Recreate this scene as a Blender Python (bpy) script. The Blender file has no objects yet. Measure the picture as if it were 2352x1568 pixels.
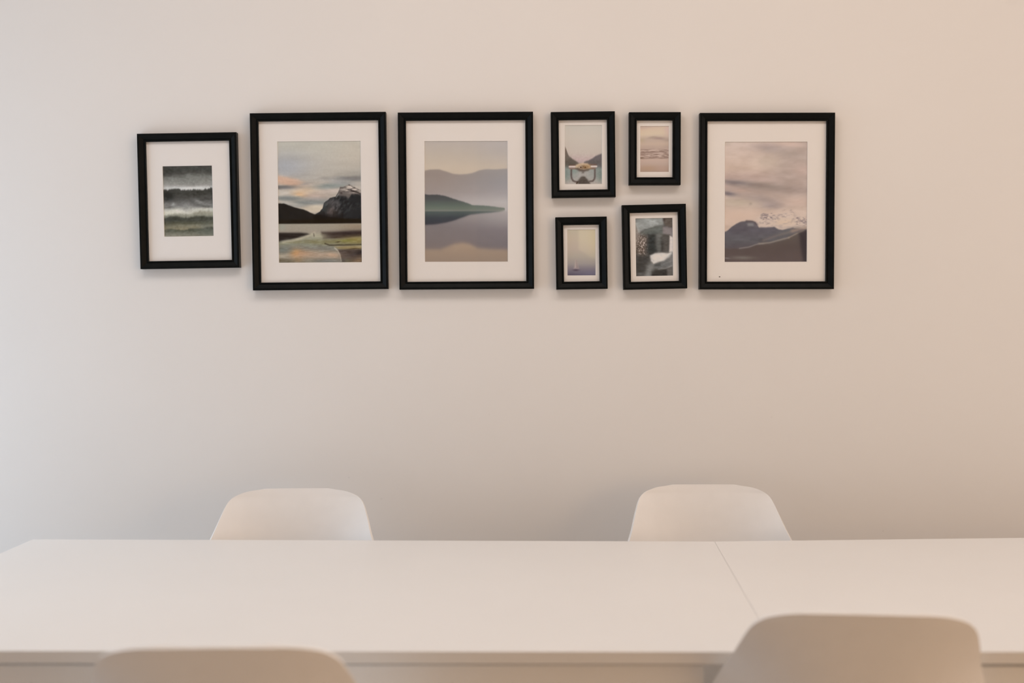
import bpy, bmesh, math, random
import numpy as np
from mathutils import Vector, Matrix
random.seed(4)
sc = bpy.context.scene
COL = sc.collection
R = math.radians

# ------------------------------------------------------------------ materials
def new_mat(name, col, rough=0.5, spec=0.5, coat=0.0):
    m = bpy.data.materials.new(name); m.use_nodes = True
    b = m.node_tree.nodes['Principled BSDF']
    b.inputs['Base Color'].default_value = (*col, 1)
    b.inputs['Roughness'].default_value = rough
    b.inputs['Specular IOR Level'].default_value = spec
    b.inputs['Coat Weight'].default_value = coat
    return m

def add_noise(m, c0, c1, scale, bump=0.0, detail=4, stretch=None, dist=0.001):
    nt = m.node_tree; N = nt.nodes; L = nt.links; b = N['Principled BSDF']
    tc = N.new('ShaderNodeTexCoord'); mp = N.new('ShaderNodeMapping'); no = N.new('ShaderNodeTexNoise')
    no.inputs['Scale'].default_value = scale; no.inputs['Detail'].default_value = detail
    if stretch: mp.inputs['Scale'].default_value = stretch
    L.new(tc.outputs['Object'], mp.inputs['Vector']); L.new(mp.outputs['Vector'], no.inputs['Vector'])
    rp = N.new('ShaderNodeValToRGB')
    rp.color_ramp.elements[0].color = (*c0, 1); rp.color_ramp.elements[1].color = (*c1, 1)
    rp.color_ramp.elements[0].position = .3; rp.color_ramp.elements[1].position = .7
    L.new(no.outputs['Fac'], rp.inputs['Fac']); L.new(rp.outputs['Color'], b.inputs['Base Color'])
    if bump:
        bp = N.new('ShaderNodeBump'); bp.inputs['Strength'].default_value = bump; bp.inputs['Distance'].default_value = dist
        L.new(no.outputs['Fac'], bp.inputs['Height']); L.new(bp.outputs['Normal'], b.inputs['Normal'])
    return rp

M_wall = new_mat('wall paint', (.8, .79, .78), .85, .2)
rp = add_noise(M_wall, (.80, .785, .77), (.815, .80, .785), 3.0, .05, 6)
# a few small scuffs and specks on the painted wall (places in metres on the wall plane)
nt = M_wall.node_tree; N = nt.nodes; L = nt.links
geo = N.new('ShaderNodeNewGeometry')
last = rp.outputs['Color']
for (x, z, r, a) in [(-.398, .826, .0022, .10), (-.319, .774, .003, .07), (.632, .974, .0025, .06), (.907, .695, .0025, .09),
                     (1.204, 1.985, .018, .03), (-.055, .98, .002, .05)]:
    dn = N.new('ShaderNodeVectorMath'); dn.operation = 'DISTANCE'
    dn.inputs[1].default_value = (x, 2.75, z)
    L.new(geo.outputs['Position'], dn.inputs[0])
    mr = N.new('ShaderNodeMapRange'); mr.interpolation_type = 'SMOOTHSTEP'
    mr.inputs['From Min'].default_value = r * .4; mr.inputs['From Max'].default_value = r * 1.4
    mr.inputs['To Min'].default_value = a; mr.inputs['To Max'].default_value = 0
    L.new(dn.outputs['Value'], mr.inputs['Value'])
    mx = N.new('ShaderNodeMixRGB'); mx.inputs['Color2'].default_value = (.25, .22, .2, 1)
    L.new(mr.outputs['Result'], mx.inputs['Fac']); L.new(last, mx.inputs['Color1'])
    last = mx.outputs['Color']
L.new(last, N['Principled BSDF'].inputs['Base Color'])

M_ceil = new_mat('ceiling paint', (.82, .81, .8), .9, .2); add_noise(M_ceil, (.81, .80, .79), (.83, .82, .81), 5, .05)
M_rear = new_mat('rear wall paint', (.6, .5, .4), .85, .2); add_noise(M_rear, (.60, .50, .40), (.62, .52, .42), 3, .05)
M_floor = new_mat('oak floor', (.42, .27, .15), .45); add_noise(M_floor, (.56, .48, .41), (.66, .58, .50), 6, .1, 6, (12, 1, 1))
M_trim = new_mat('white trim', (.85, .85, .84), .4); add_noise(M_trim, (.84, .84, .83), (.86, .86, .85), 8)
M_table = new_mat('white laminate', (.82, .81, .795), .42, .4); add_noise(M_table, (.815, .805, .79), (.83, .82, .805), 4, .01)
M_edge = new_mat('white lacquered metal', (.8, .79, .77), .4); add_noise(M_edge, (.88, .875, .865), (.90, .895, .885), 9)
M_shell = new_mat('white moulded plastic', (.82, .80, .78), .42, .4); add_noise(M_shell, (.85, .835, .82), (.87, .855, .84), 30, .03)
M_wood = new_mat('beech', (.6, .42, .25), .45); add_noise(M_wood, (.55, .38, .22), (.68, .49, .30), 20, .05, 5, (8, 8, 1))
M_dark = new_mat('black metal', (.03, .03, .03), .4); add_noise(M_dark, (.025, .025, .025), (.035, .035, .035), 20)
M_frame = new_mat('black painted wood', (.004, .005, .005), .42, .11); add_noise(M_frame, (.003, .004, .004), (.005, .006, .006), 40, .04, 3, (1, 1, 1), .0003)
M_mat = new_mat('white card', (.83, .815, .80), .9, .2); add_noise(M_mat, (.895, .88, .865), (.905, .89, .875), 60, .03, 3, None, .0002)
M_back = new_mat('hardboard', (.3, .2, .12), .8); add_noise(M_back, (.27, .18, .11), (.33, .22, .13), 80, .1)
M_speck = new_mat('ink speck', (.03, .025, .02), .7); add_noise(M_speck, (.025, .02, .018), (.04, .03, .025), 300)

M_glass = bpy.data.materials.new('picture glass'); M_glass.use_nodes = True
nt = M_glass.node_tree; nt.nodes.clear()
o = nt.nodes.new('ShaderNodeOutputMaterial'); mx = nt.nodes.new('ShaderNodeMixShader')
tr = nt.nodes.new('ShaderNodeBsdfTransparent'); gl = nt.nodes.new('ShaderNodeBsdfGlossy'); fr = nt.nodes.new('ShaderNodeLayerWeight')
gl.inputs['Roughness'].default_value = 0.0; fr.inputs['Blend'].default_value = .5
pw = nt.nodes.new('ShaderNodeMath'); pw.operation = 'POWER'; pw.inputs[1].default_value = 5
ml = nt.nodes.new('ShaderNodeMath'); ml.operation = 'MULTIPLY_ADD'; ml.inputs[1].default_value = .96; ml.inputs[2].default_value = .025
nt.links.new(fr.outputs['Facing'], pw.inputs[0]); nt.links.new(pw.outputs[0], ml.inputs[0]); nt.links.new(ml.outputs[0], mx.inputs[0])
nt.links.new(tr.outputs[0], mx.inputs[1]); nt.links.new(gl.outputs[0], mx.inputs[2])
nt.links.new(mx.outputs[0], o.inputs[0])

# ------------------------------------------------------------------ helpers
def obj(name, bm, mat, parent=None, smooth=False, loc=(0, 0, 0), rot=(0, 0, 0)):
    me = bpy.data.meshes.new(name); bm.normal_update(); bm.to_mesh(me); bm.free()
    for m in (mat if isinstance(mat, (list, tuple)) else [mat]): me.materials.append(m)
    if smooth:
        for p in me.polygons: p.use_smooth = True
    ob = bpy.data.objects.new(name, me); COL.objects.link(ob)
    ob.location = loc; ob.rotation_euler = rot
    if parent: ob.parent = parent
    return ob

def empty(name, loc, rot=(0, 0, 0)):
    e = bpy.data.objects.new(name, None); COL.objects.link(e)
    e.location = loc; e.rotation_euler = rot; e.empty_display_size = .1
    return e

def tag(o, label, cat, group=None):
    o['label'] = label; o['category'] = cat
    if group: o['group'] = group

def structure(o):
    o['kind'] = 'structure'; return o

def box(bm, x0, x1, y0, y1, z0, z1, bev=0.0):
    v = [bm.verts.new(p) for p in ((x0, y0, z0), (x1, y0, z0), (x1, y1, z0), (x0, y1, z0),
                                   (x0, y0, z1), (x1, y0, z1), (x1, y1, z1), (x0, y1, z1))]
    f = [bm.faces.new([v[i] for i in q]) for q in ((3, 2, 1, 0), (4, 5, 6, 7), (0, 1, 5, 4), (1, 2, 6, 5), (2, 3, 7, 6), (3, 0, 4, 7))]
    if bev:
        es = list({e for q in f for e in q.edges})
        bmesh.ops.bevel(bm, geom=es, offset=bev, segments=2, profile=.6, affect='EDGES')
    return bm

def prism(bm, pts, z0, z1, bev=0.0):
    lo = [bm.verts.new((x, y, z0)) for x, y in pts]; hi = [bm.verts.new((x, y, z1)) for x, y in pts]
    n = len(pts); fs = [bm.faces.new(lo[::-1]), bm.faces.new(hi)]
    for i in range(n): fs.append(bm.faces.new((lo[i], lo[(i + 1) % n], hi[(i + 1) % n], hi[i])))
    if bev:
        es = list({e for q in fs for e in q.edges})
        bmesh.ops.bevel(bm, geom=es, offset=bev, segments=2, profile=.6, affect='EDGES')
    return bm

def tube(bm, a, b, ra, rb, n=14):
    a, b = Vector(a), Vector(b); d = (b - a).normalized()
    u = d.orthogonal().normalized(); w = d.cross(u)
    rings = []
    for c, r in ((a, ra), (b, rb)):
        rings.append([bm.verts.new(c + (u * math.cos(t) + w * math.sin(t)) * r) for t in [2 * math.pi * k / n for k in range(n)]])
    for k in range(n):
        bm.faces.new((rings[0][k], rings[0][(k + 1) % n], rings[1][(k + 1) % n], rings[1][k]))
    bm.faces.new(rings[0][::-1]); bm.faces.new(rings[1])
    return bm

def new(): return bmesh.new()

# ------------------------------------------------------------------ the room
WY = 2.75                      # wall with the pictures
XL, XR, YB, ZC = -1.9, 3.2, -2.6, 2.75
structure(obj('floor', box(new(), XL - .1, XR + .1, YB - .1, WY + .1, -.1, 0), M_floor))
structure(obj('ceiling', box(new(), XL - .1, XR + .1, YB - .1, WY + .1, ZC, ZC + .1), M_ceil))
structure(obj('wall_back', box(new(), XL - .1, XR + .1, WY, WY + .12, 0, ZC), M_wall))
structure(obj('wall_right', box(new(), XR, XR + .1, YB, WY, 0, ZC), M_wall))
bm = new()                     # rear wall, behind the camera, with a doorway
box(bm, XL - .1, -.25, YB - .1, YB, 0, ZC); box(bm, .65, XR + .1, YB - .1, YB, 0, ZC); box(bm, -.25, .65, YB - .1, YB, 2.6, ZC)
structure(obj('wall_rear', bm, M_rear))
WIN = (.0, 2.55, .24, 2.45)    # window in the left wall: y0 y1 z0 z1
bm = new()
box(bm, XL - .1, XL, YB, WIN[0], 0, ZC); box(bm, XL - .1, XL, WIN[1], WY, 0, ZC)
box(bm, XL - .1, XL, WIN[0], WIN[1], 0, WIN[2]); box(bm, XL - .1, XL, WIN[0], WIN[1], WIN[3], ZC)
structure(obj('wall_left', bm, M_wall))
bm = new(); fw = .06
box(bm, XL - .08, XL + .01, WIN[0], WIN[0] + fw, WIN[2], WIN[3]); box(bm, XL - .08, XL + .01, WIN[1] - fw, WIN[1], WIN[2], WIN[3])
box(bm, XL - .08, XL + .01, WIN[0], WIN[1], WIN[2], WIN[2] + fw); box(bm, XL - .08, XL + .01, WIN[0], WIN[1], WIN[3] - fw, WIN[3])
structure(obj('window_1', bm, M_trim))
for nm, a in (('baseboard_back', (XL, XR, WY - .014, WY, 0, .08)), ('baseboard_left', (XL, XL + .014, YB, WY - .014, 0, .08)),
              ('baseboard_right', (XR - .014, XR, YB, WY - .014, 0, .08))):
    structure(obj(nm, box(new(), *a, .003), M_trim))

# ------------------------------------------------------------------ prints: painted in millimetre-like cells, x right, y down
def lin(c):
    c = np.clip(np.asarray(c, float) / 255., 0, 1)
    return np.where(c <= .04045, c / 12.92, ((c + .055) / 1.055) ** 2.4)

def vnoise(x, y, seed):
    xi = np.floor(x).astype(np.int64); yi = np.floor(y).astype(np.int64); fx = x - xi; fy = y - yi
    fx = fx * fx * (3 - 2 * fx); fy = fy * fy * (3 - 2 * fy)
    def h(a, b):
        n = (a * 374761393 + b * 668265263 + seed * 982451653) & 0xffffffff
        n = ((n ^ (n >> 13)) * 1274126177) & 0xffffffff
        return ((n ^ (n >> 16)) & 0xffff) / 65535.
    return (h(xi, yi) * (1 - fx) + h(xi + 1, yi) * fx) * (1 - fy) + (h(xi, yi + 1) * (1 - fx) + h(xi + 1, yi + 1) * fx) * fy

def fbm(x, y, seed, o=4):
    s = 0; a = .5; t = 0
    for k in range(o):
        s = s + a * vnoise(x * 2 ** k, y * 2 ** k, seed + k); t += a; a *= .5
    return s / t - .5            # about -.5 .. .5

class Paint:
    def __init__(s, w, h, base):
        s.w, s.h = w, h
        s.X, s.Y = np.meshgrid(np.linspace(0, w, int(w) + 1), np.linspace(0, h, int(h) + 1))
        s.I = np.zeros(s.X.shape + (3,)); s.I[:] = base
    def mix(s, col, m):
        m = np.clip(m, 0, 1)[..., None]; s.I = s.I * (1 - m) + np.asarray(col, float) * m
    def grad(s, stops, field=None):
        f = s.Y if field is None else field
        ys = [q[0] for q in stops]
        return np.stack([np.interp(f, ys, [q[1][k] for q in stops]) for k in range(3)], -1)
    def n(s, sx, sy, seed, o=4): return fbm(s.X / sx + 7.3, s.Y / sy + 3.1, seed, o)
    def line(s, pts, rough=0, scale=5, seed=1):
        y = np.interp(s.X, [p[0] for p in pts], [p[1] for p in pts])
        if rough: y = y + rough * 2 * fbm(s.X / scale, s.X * 0 + seed * 3.7, seed, 4)
        return y
    def below(s, y, soft=.6): return 1 / (1 + np.exp(-np.clip((s.Y - y) / soft, -40, 40)))
    def blob(s, cx, cy, rx, ry, rot=0, warp=0, seed=5, p=1):
        x = s.X - cx; y = s.Y - cy; c, q = math.cos(R(rot)), math.sin(R(rot))
        if warp:
            x = x + warp * 2 * s.n(rx * .6 + 1, ry * .6 + 1, seed); y = y + warp * s.n(rx * .6 + 1, ry * .6 + 1, seed + 9)
        d = ((x * c + y * q) / rx) ** 2 + ((-x * q + y * c) / ry) ** 2
        return np.exp(-d ** p)
    def poly(s, pts, soft=.6):
        inside = np.zeros(s.X.shape, bool); d = np.full(s.X.shape, 1e9)
        for (x0, y0), (x1, y1) in zip(pts, pts[1:] + pts[:1]):
            if y0 != y1:
                inside ^= ((y0 > s.Y) != (y1 > s.Y)) & (s.X < (x1 - x0) * (s.Y - y0) / (y1 - y0) + x0)
            t = np.clip(((s.X - x0) * (x1 - x0) + (s.Y - y0) * (y1 - y0)) / ((x1 - x0) ** 2 + (y1 - y0) ** 2 + 1e-9), 0, 1)
            d = np.minimum(d, np.hypot(s.X - x0 - t * (x1 - x0), s.Y - y0 - t * (y1 - y0)))
        return 1 / (1 + np.exp(-np.clip(np.where(inside, d, -d) / soft, -40, 40)))
    def stroke(s, pts, r, soft=.5):
        d = np.full(s.X.shape, 1e9)
        for (x0, y0), (x1, y1) in zip(pts, pts[1:]):
            t = np.clip(((s.X - x0) * (x1 - x0) + (s.Y - y0) * (y1 - y0)) / ((x1 - x0) ** 2 + (y1 - y0) ** 2 + 1e-9), 0, 1)
            d = np.minimum(d, np.hypot(s.X - x0 - t * (x1 - x0), s.Y - y0 - t * (y1 - y0)))
        return 1 / (1 + np.exp(-np.clip((r - d) / soft, -40, 40)))

def K(pts, ox, oy, k): return [((x - ox) / k, (y - oy) / k) for x, y in pts]

def paint_forest():                              # dark misty forest in layers
    p = Paint(114, 162, (80, 78, 74)); k = 9.008; q = lambda l: K(l, 60, 65, k)
    p.I = p.grad([(0, (72, 68, 66)), (10, (68, 69, 66)), (20, (78, 76, 73)), (28, (118, 117, 112)), (38, (134, 131, 126)), (44, (146, 141, 137)), (52, (178, 173, 170))],
                 p.Y + 9 * p.n(40, 22, 3) + 4 * p.blob(60, 20, 22, 12))
    p.mix((52, 52, 50), .6 * p.blob(5, 8, 22, 12))
    p.mix((216, 211, 208), .95 * p.blob(66, 52, 62, 4, 0, 2)); p.mix((200, 196, 193), .5 * p.blob(18, 49, 16, 3, 0, 2))
    trees = p.line(q([(60, 560), (150, 555), (260, 550), (330, 535), (420, 550), (480, 575), (560, 560), (640, 570), (760, 555), (860, 575), (940, 545), (1110, 525)]), 3.2, 2.6, 4)
    t2 = p.grad([(50, (60, 60, 57)), (66, (64, 63, 60)), (78, (82, 80, 78)), (90, (125, 122, 120)), (100, (178, 174, 167)), (106, (196, 190, 178))], p.Y + 8 * p.n(22, 16, 8))
    m = p.below(trees, .8)[..., None]; p.I = p.I * (1 - m) + t2 * m
    p.mix((36, 39, 39), .85 * p.blob(11, 69, 15, 11, 0, 2, 5, 2))
    p.mix((165, 162, 160), .8 * p.blob(23, 88, 5, 4, -30, 2)); p.mix((78, 76, 75), .7 * p.blob(14, 95, 14, 3.5, 0, 2)); p.mix((88, 86, 84), .85 * p.blob(96, 93, 22, 4, 8, 3)); p.mix((160, 158, 155), .6 * p.blob(82, 83, 12, 4, 25, 3))
    p.mix((214, 206, 194), .9 * p.blob(36, 104, 26, 6, 5, 3)); p.mix((206, 200, 188), .85 * p.blob(90, 100, 24, 4, -2, 2)); p.mix((212, 204, 190), .9 * p.blob(10, 108, 16, 5, 0, 2)); p.mix((140, 136, 134), .6 * p.blob(52, 92, 10, 10, 20, 4))
    r3 = p.line(q([(60, 1080), (200, 1060), (330, 1040), (440, 1060), (600, 1060), (700, 1040), (800, 1000), (950, 1005), (1110, 1030)]), 2.4, 3, 11)
    t3 = p.grad([(100, (142, 134, 118)), (112, (150, 146, 132)), (116, (140, 137, 124))])
    m = p.below(r3, 1.2)[..., None]; p.I = p.I * (1 - m) + t3 * m
    r4 = p.line(q([(60, 1150), (200, 1105), (350, 1100), (450, 1140), (580, 1130), (700, 1105), (860, 1100), (980, 1120), (1110, 1110)]), 1.6, 3, 15)
    t4 = p.grad([(114, (62, 62, 55)), (124, (70, 71, 64)), (131, (84, 82, 68)), (136, (120, 115, 98)), (145, (146, 135, 112)), (150, (120, 118, 102))], p.Y + 5 * p.n(25, 10, 18) - 3 * (p.X - 57) / 57 * 0)
    m = p.below(r4, 1.0)[..., None]; p.I = p.I * (1 - m) + t4 * m
    p.mix((122, 124, 118), .5 * p.blob(100, 138, 20, 10, 0, 2)); p.mix((46, 48, 46), .5 * p.blob(16, 121, 18, 6))
    r5 = p.line(q([(60, 1370), (180, 1355), (320, 1370), (420, 1385), (540, 1375), (600, 1345), (720, 1355), (840, 1355), (950, 1330), (1110, 1330)]), 1.6, 3, 21)
    t5 = p.grad([(142, (66, 67, 60)), (148, (90, 90, 78)), (153, (112, 110, 98)), (162, (140, 133, 120))], p.Y + 4 * p.n(20, 8, 23))
    m = p.below(r5, 1.0)[..., None]; p.I = p.I * (1 - m) + t5 * m
    p.mix((98, 103, 97), .5 * p.blob(100, 152, 24, 10))
    p.I += 30 * p.n(4, 3, 31, 4)[..., None] + 16 * p.n(16, 7, 33)[..., None]
    return p

def paint_lake():                                # mountain lake at dusk
    p = Paint(192, 279, (187, 176, 166))
    O = lambda l: [(x - 636 - .0133 * (y - 324), y - 324 + .0045 * (x - 636)) for x, y in l]
    p.I = p.grad([(0, (190, 181, 169)), (50, (184, 173, 163)), (80, (182, 170, 159)), (110, (190, 175, 163)), (190, (192, 176, 163))])
    p.mix((168, 164, 166), .95 * p.blob(16, 58, 60, 30)); p.mix((196, 180, 165), .6 * p.blob(185, 30, 60, 40))
    p.I += 14 * p.n(70, 14, 2)[..., None]
    p.mix((212, 174, 152), .95 * p.blob(14, 89, 42, 10, 9, 4, 5, 1.8)); p.mix((198, 160, 138), .7 * p.blob(30, 96, 34, 8, 8, 3))
    p.mix((116, 111, 110), .95 * p.blob(10, 105.5, 40, 5, 1, 3, 5, 1.6)); p.mix((160, 150, 146), .6 * p.blob(62, 98, 14, 3, -15, 3))
    p.mix((200, 186, 174), .8 * p.blob(18, 116, 26, 5)); p.mix((152, 142, 136), .7 * p.blob(108, 85, 14, 3, 0, 3))
    p.mix((170, 160, 150), .9 * p.blob(170, 74, 40, 10, -6, 4)); p.mix((134, 128, 126), .95 * p.blob(165, 87, 38, 6, 3, 3, 5, 1.6)); p.mix((128, 122, 118), .6 * p.blob(190, 84, 30, 7))
    p.mix((138, 140, 136), .95 * p.blob(122, 103, 42, 7, -5, 5, 5, 1.6)); p.mix((160, 156, 156), .6 * p.blob(145, 94, 40, 6, 8, 3)); p.mix((200, 180, 170), .7 * p.blob(120, 115, 45, 5, -4, 3))
    p.mix((218, 178, 138), .95 * p.blob(52, 122, 16, 9, 8, 4)); p.mix((206, 176, 150), .7 * p.blob(68, 113, 26, 8, 0, 4)); p.mix((192, 160, 145), .6 * p.blob(84, 126, 26, 6))
    p.mix((130, 130, 127), .95 * p.blob(22, 131, 46, 6, 1, 3, 5, 1.6)); p.mix((134, 134, 131), .92 * p.blob(78, 140, 64, 7, -3, 4, 5, 1.6)); p.mix((158, 146, 142), .55 * p.blob(90, 132, 34, 6)); p.mix((140, 138, 134), .7 * p.blob(48, 148, 26, 4, 8))
    p.mix((205, 186, 166), .95 * p.blob(86, 155, 34, 9, 0, 2, 5, 2)); p.mix((200, 188, 176), .8 * p.blob(22, 141, 30, 4, 10))
    p.I += 30 * p.n(24, 6, 6)[..., None] * np.clip((p.Y - 60) / 30, 0.15, 1)[..., None]
    # right mountain
    rd = O([(720, 492), (728, 489), (735, 484), (740, 478), (743, 466), (746, 463), (752, 459), (758, 454), (770, 451), (776, 441), (779, 433), (781, 427.5), (784, 430), (790, 428), (795, 426), (800, 422.5), (806, 426), (812, 430), (820, 434), (832, 439)])
    y = p.line(rd, 1.2, 3, 3); mt = p.below(y, .5) * (p.X > 84)
    u, v = (p.X + .6 * p.Y), (p.Y - .5 * p.X)
    tex = fbm(u / 4.5, v / 9, 41, 5); crag = np.clip(3.4 * tex + .25, 0, 1)
    face = np.clip(p.blob(118, 148, 30, 26, 0, 4) + .35 * p.blob(170, 150, 30, 10, 0, 5), 0, 1)
    body = np.array((38, 39, 41.)) + (np.array((66, 60, 58.)) * (crag * face)[..., None]) + 14 * p.n(5, 5, 44)[..., None]
    m = mt[..., None]; p.I = p.I * (1 - m) + body * m
    sn = p.line(O([(776, 446), (779, 449), (790, 450), (800, 453), (806, 446), (815, 444), (832, 449)]), 3, 5, 6)
    snow = mt * (1 - p.below(sn, 1.2)) * (p.X > 136)
    p.mix((120, 108, 102), snow * .85); p.mix((74, 64, 62), snow * np.clip(4 * p.n(7, 5, 52), 0, .8)); p.mix((206, 188, 176), snow * np.clip(.55 + 4.2 * p.n(13, 3, 51), 0, 1) * p.blob(166, 108, 32, 11, 14, 0, 5, 2))
    p.mix((46, 38, 38), snow * .95 * p.stroke(O([(806, 437), (818, 441), (831, 446)]), 1.2)); p.mix((200, 190, 180), mt * .6 * p.stroke(O([(772, 452), (776, 446)]), .9))
    p.mix((98, 84, 80), mt * .75 * p.blob(122, 162, 14, 12, 0, 5)); p.mix((84, 78, 78), mt * .7 * p.blob(122, 142, 16, 10, 0, 6)); p.mix((56, 60, 60), mt * .7 * p.blob(106, 150, 8, 16, 15))
    # left hill
    hl = p.line(O([(630, 466), (637, 466), (652, 466.3), (665, 471), (680, 476), (693, 479), (703, 482), (712, 487), (722, 491), (735, 492), (760, 498), (840, 504)]), .5, 3, 9)
    hc = np.array((32, 30, 29.)) + 10 * p.n(9, 9, 61)[..., None]
    m = p.below(hl, .5)[..., None] * .97; hm = m * np.where(p.X < 100, 1, np.clip((p.Y - 168) / 12, 0, 1))[..., None]
    p.I = p.I * (1 - hm) + hc * hm
    for x in list(range(84, 152, 3)): p.mix((24, 20, 19), .95 * p.poly(O([(636 + x - 1.6, 512), (636 + x, 494 - 11 * random.random()), (636 + x + 1.6, 512)]), .7))
    p.mix((34, 28, 22), .9 * p.poly([(-5, 180), (200, 178), (200, 188), (-5, 189)], 1.2))
    # water
    wl = p.below(p.Y * 0 + 188.8, .5)
    w = p.grad([(188, (162, 150, 134)), (208, (160, 146, 132)), (216, (160, 150, 132)), (232, (140, 136, 120)), (246, (130, 124, 114)), (260, (160, 142, 125)), (279, (120, 112, 100))], p.Y + 6 * p.n(40, 8, 71))
    m = wl[..., None]; p.I = p.I * (1 - m) + w * m
    p.mix((146, 122, 100), .6 * wl * p.blob(185, 196, 50, 8)); p.mix((150, 152, 140), .5 * wl * p.blob(8, 196, 10, 8)); p.mix((110, 98, 86), .6 * wl * p.blob(175, 206, 40, 5))
    p.mix((40, 34, 33), .96 * p.poly(O([(630, 533), (690, 533), (705, 534.5), (712, 537), (700, 541), (680, 546), (640, 553), (630, 554)]), 1.0))
    p.mix((62, 49, 46), .95 * p.poly(O([(738, 531.5), (770, 531), (838, 528), (838, 543), (812, 545), (780, 547), (742, 546), (737, 538)]), 1.3)); p.mix((40, 32, 34), .6 * p.blob(165, 212, 36, 4))
    p.mix((196, 182, 160), .85 * p.stroke(O([(722, 534), (706, 541), (676, 551), (650, 555)]), 2.2, 1.2)); p.mix((176, 166, 142), .7 * p.blob(96, 217, 18, 6)); p.mix((60, 50, 44), .7 * p.stroke(O([(720, 535), (721, 541)]), .8))
    p.mix((132, 122, 88), .9 * p.poly(O([(638, 556), (700, 550), (740, 550), (800, 549), (838, 541), (838, 560), (760, 559), (745, 560), (690, 556), (640, 560)]), 1.8) * np.clip(.45 + p.X / 150 + 1.2 * p.n(12, 2.5, 77), 0, 1)); p.mix((146, 126, 74), .75 * p.blob(178, 226, 34, 8)); p.mix((128, 124, 66), .7 * p.blob(155, 228, 18, 3))
    p.mix((52, 42, 30), .9 * p.stroke(O([(746, 558), (756, 561.5), (790, 561.5), (838, 560)]), 1.1)); p.mix((60, 46, 34), .8 * p.blob(137, 231, 6, 1.5, -8))
    p.mix((156, 136, 98), .95 * p.poly(O([(768, 565), (800, 563.5), (838, 562.5), (838, 572), (790, 572), (776, 570)]), 1.0)); p.mix((70, 52, 36), .8 * p.blob(172, 247, 16, 1.6, -3))
    p.mix((72, 60, 56), .95 * p.poly(O([(774, 572), (838, 571), (838, 610), (785, 610), (781, 590)]), 1.0)); p.mix((44, 38, 40), .8 * p.blob(186, 256, 18, 4, -14)); p.mix((134, 108, 84), .9 * p.blob(186, 274, 24, 9, -12, 3)); p.mix((120, 112, 86), .6 * p.blob(158, 277, 10, 7))
    p.mix((205, 190, 172), .7 * p.stroke(O([(768, 568), (775, 574), (780, 584), (783, 598)]), 1.3))
    p.mix((208, 152, 100), .95 * p.blob(40, 256, 13, 10, 0, 4)); p.mix((186, 140, 108), .7 * p.blob(58, 258, 26, 8, 0, 3)); p.mix((178, 152, 132), .8 * p.blob(100, 262, 44, 8, 0, 4)); p.mix((196, 160, 134), .7 * p.blob(124, 261, 12, 5, 10))
    p.mix((118, 116, 112), .7 * p.blob(110, 274, 40, 5)); p.mix((112, 116, 110), .6 * p.blob(12, 250, 24, 7)); p.mix((170, 156, 138), .8 * p.blob(8, 263, 20, 4)); p.mix((104, 92, 74), .9 * p.blob(10, 273, 34, 4, 3, 2)); p.mix((160, 128, 96), .6 * p.blob(46, 272, 12, 6)); p.mix((162, 150, 132), .5 * p.blob(66, 275, 18, 6))
    p.I += 34 * p.n(11, 2.2, 81, 4)[..., None] * wl[..., None] * np.clip((p.Y - 206) / 12, .1, 1)[..., None]
    p.I += 7 * p.n(3, 3, 83, 2)[..., None]
    return p

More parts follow.
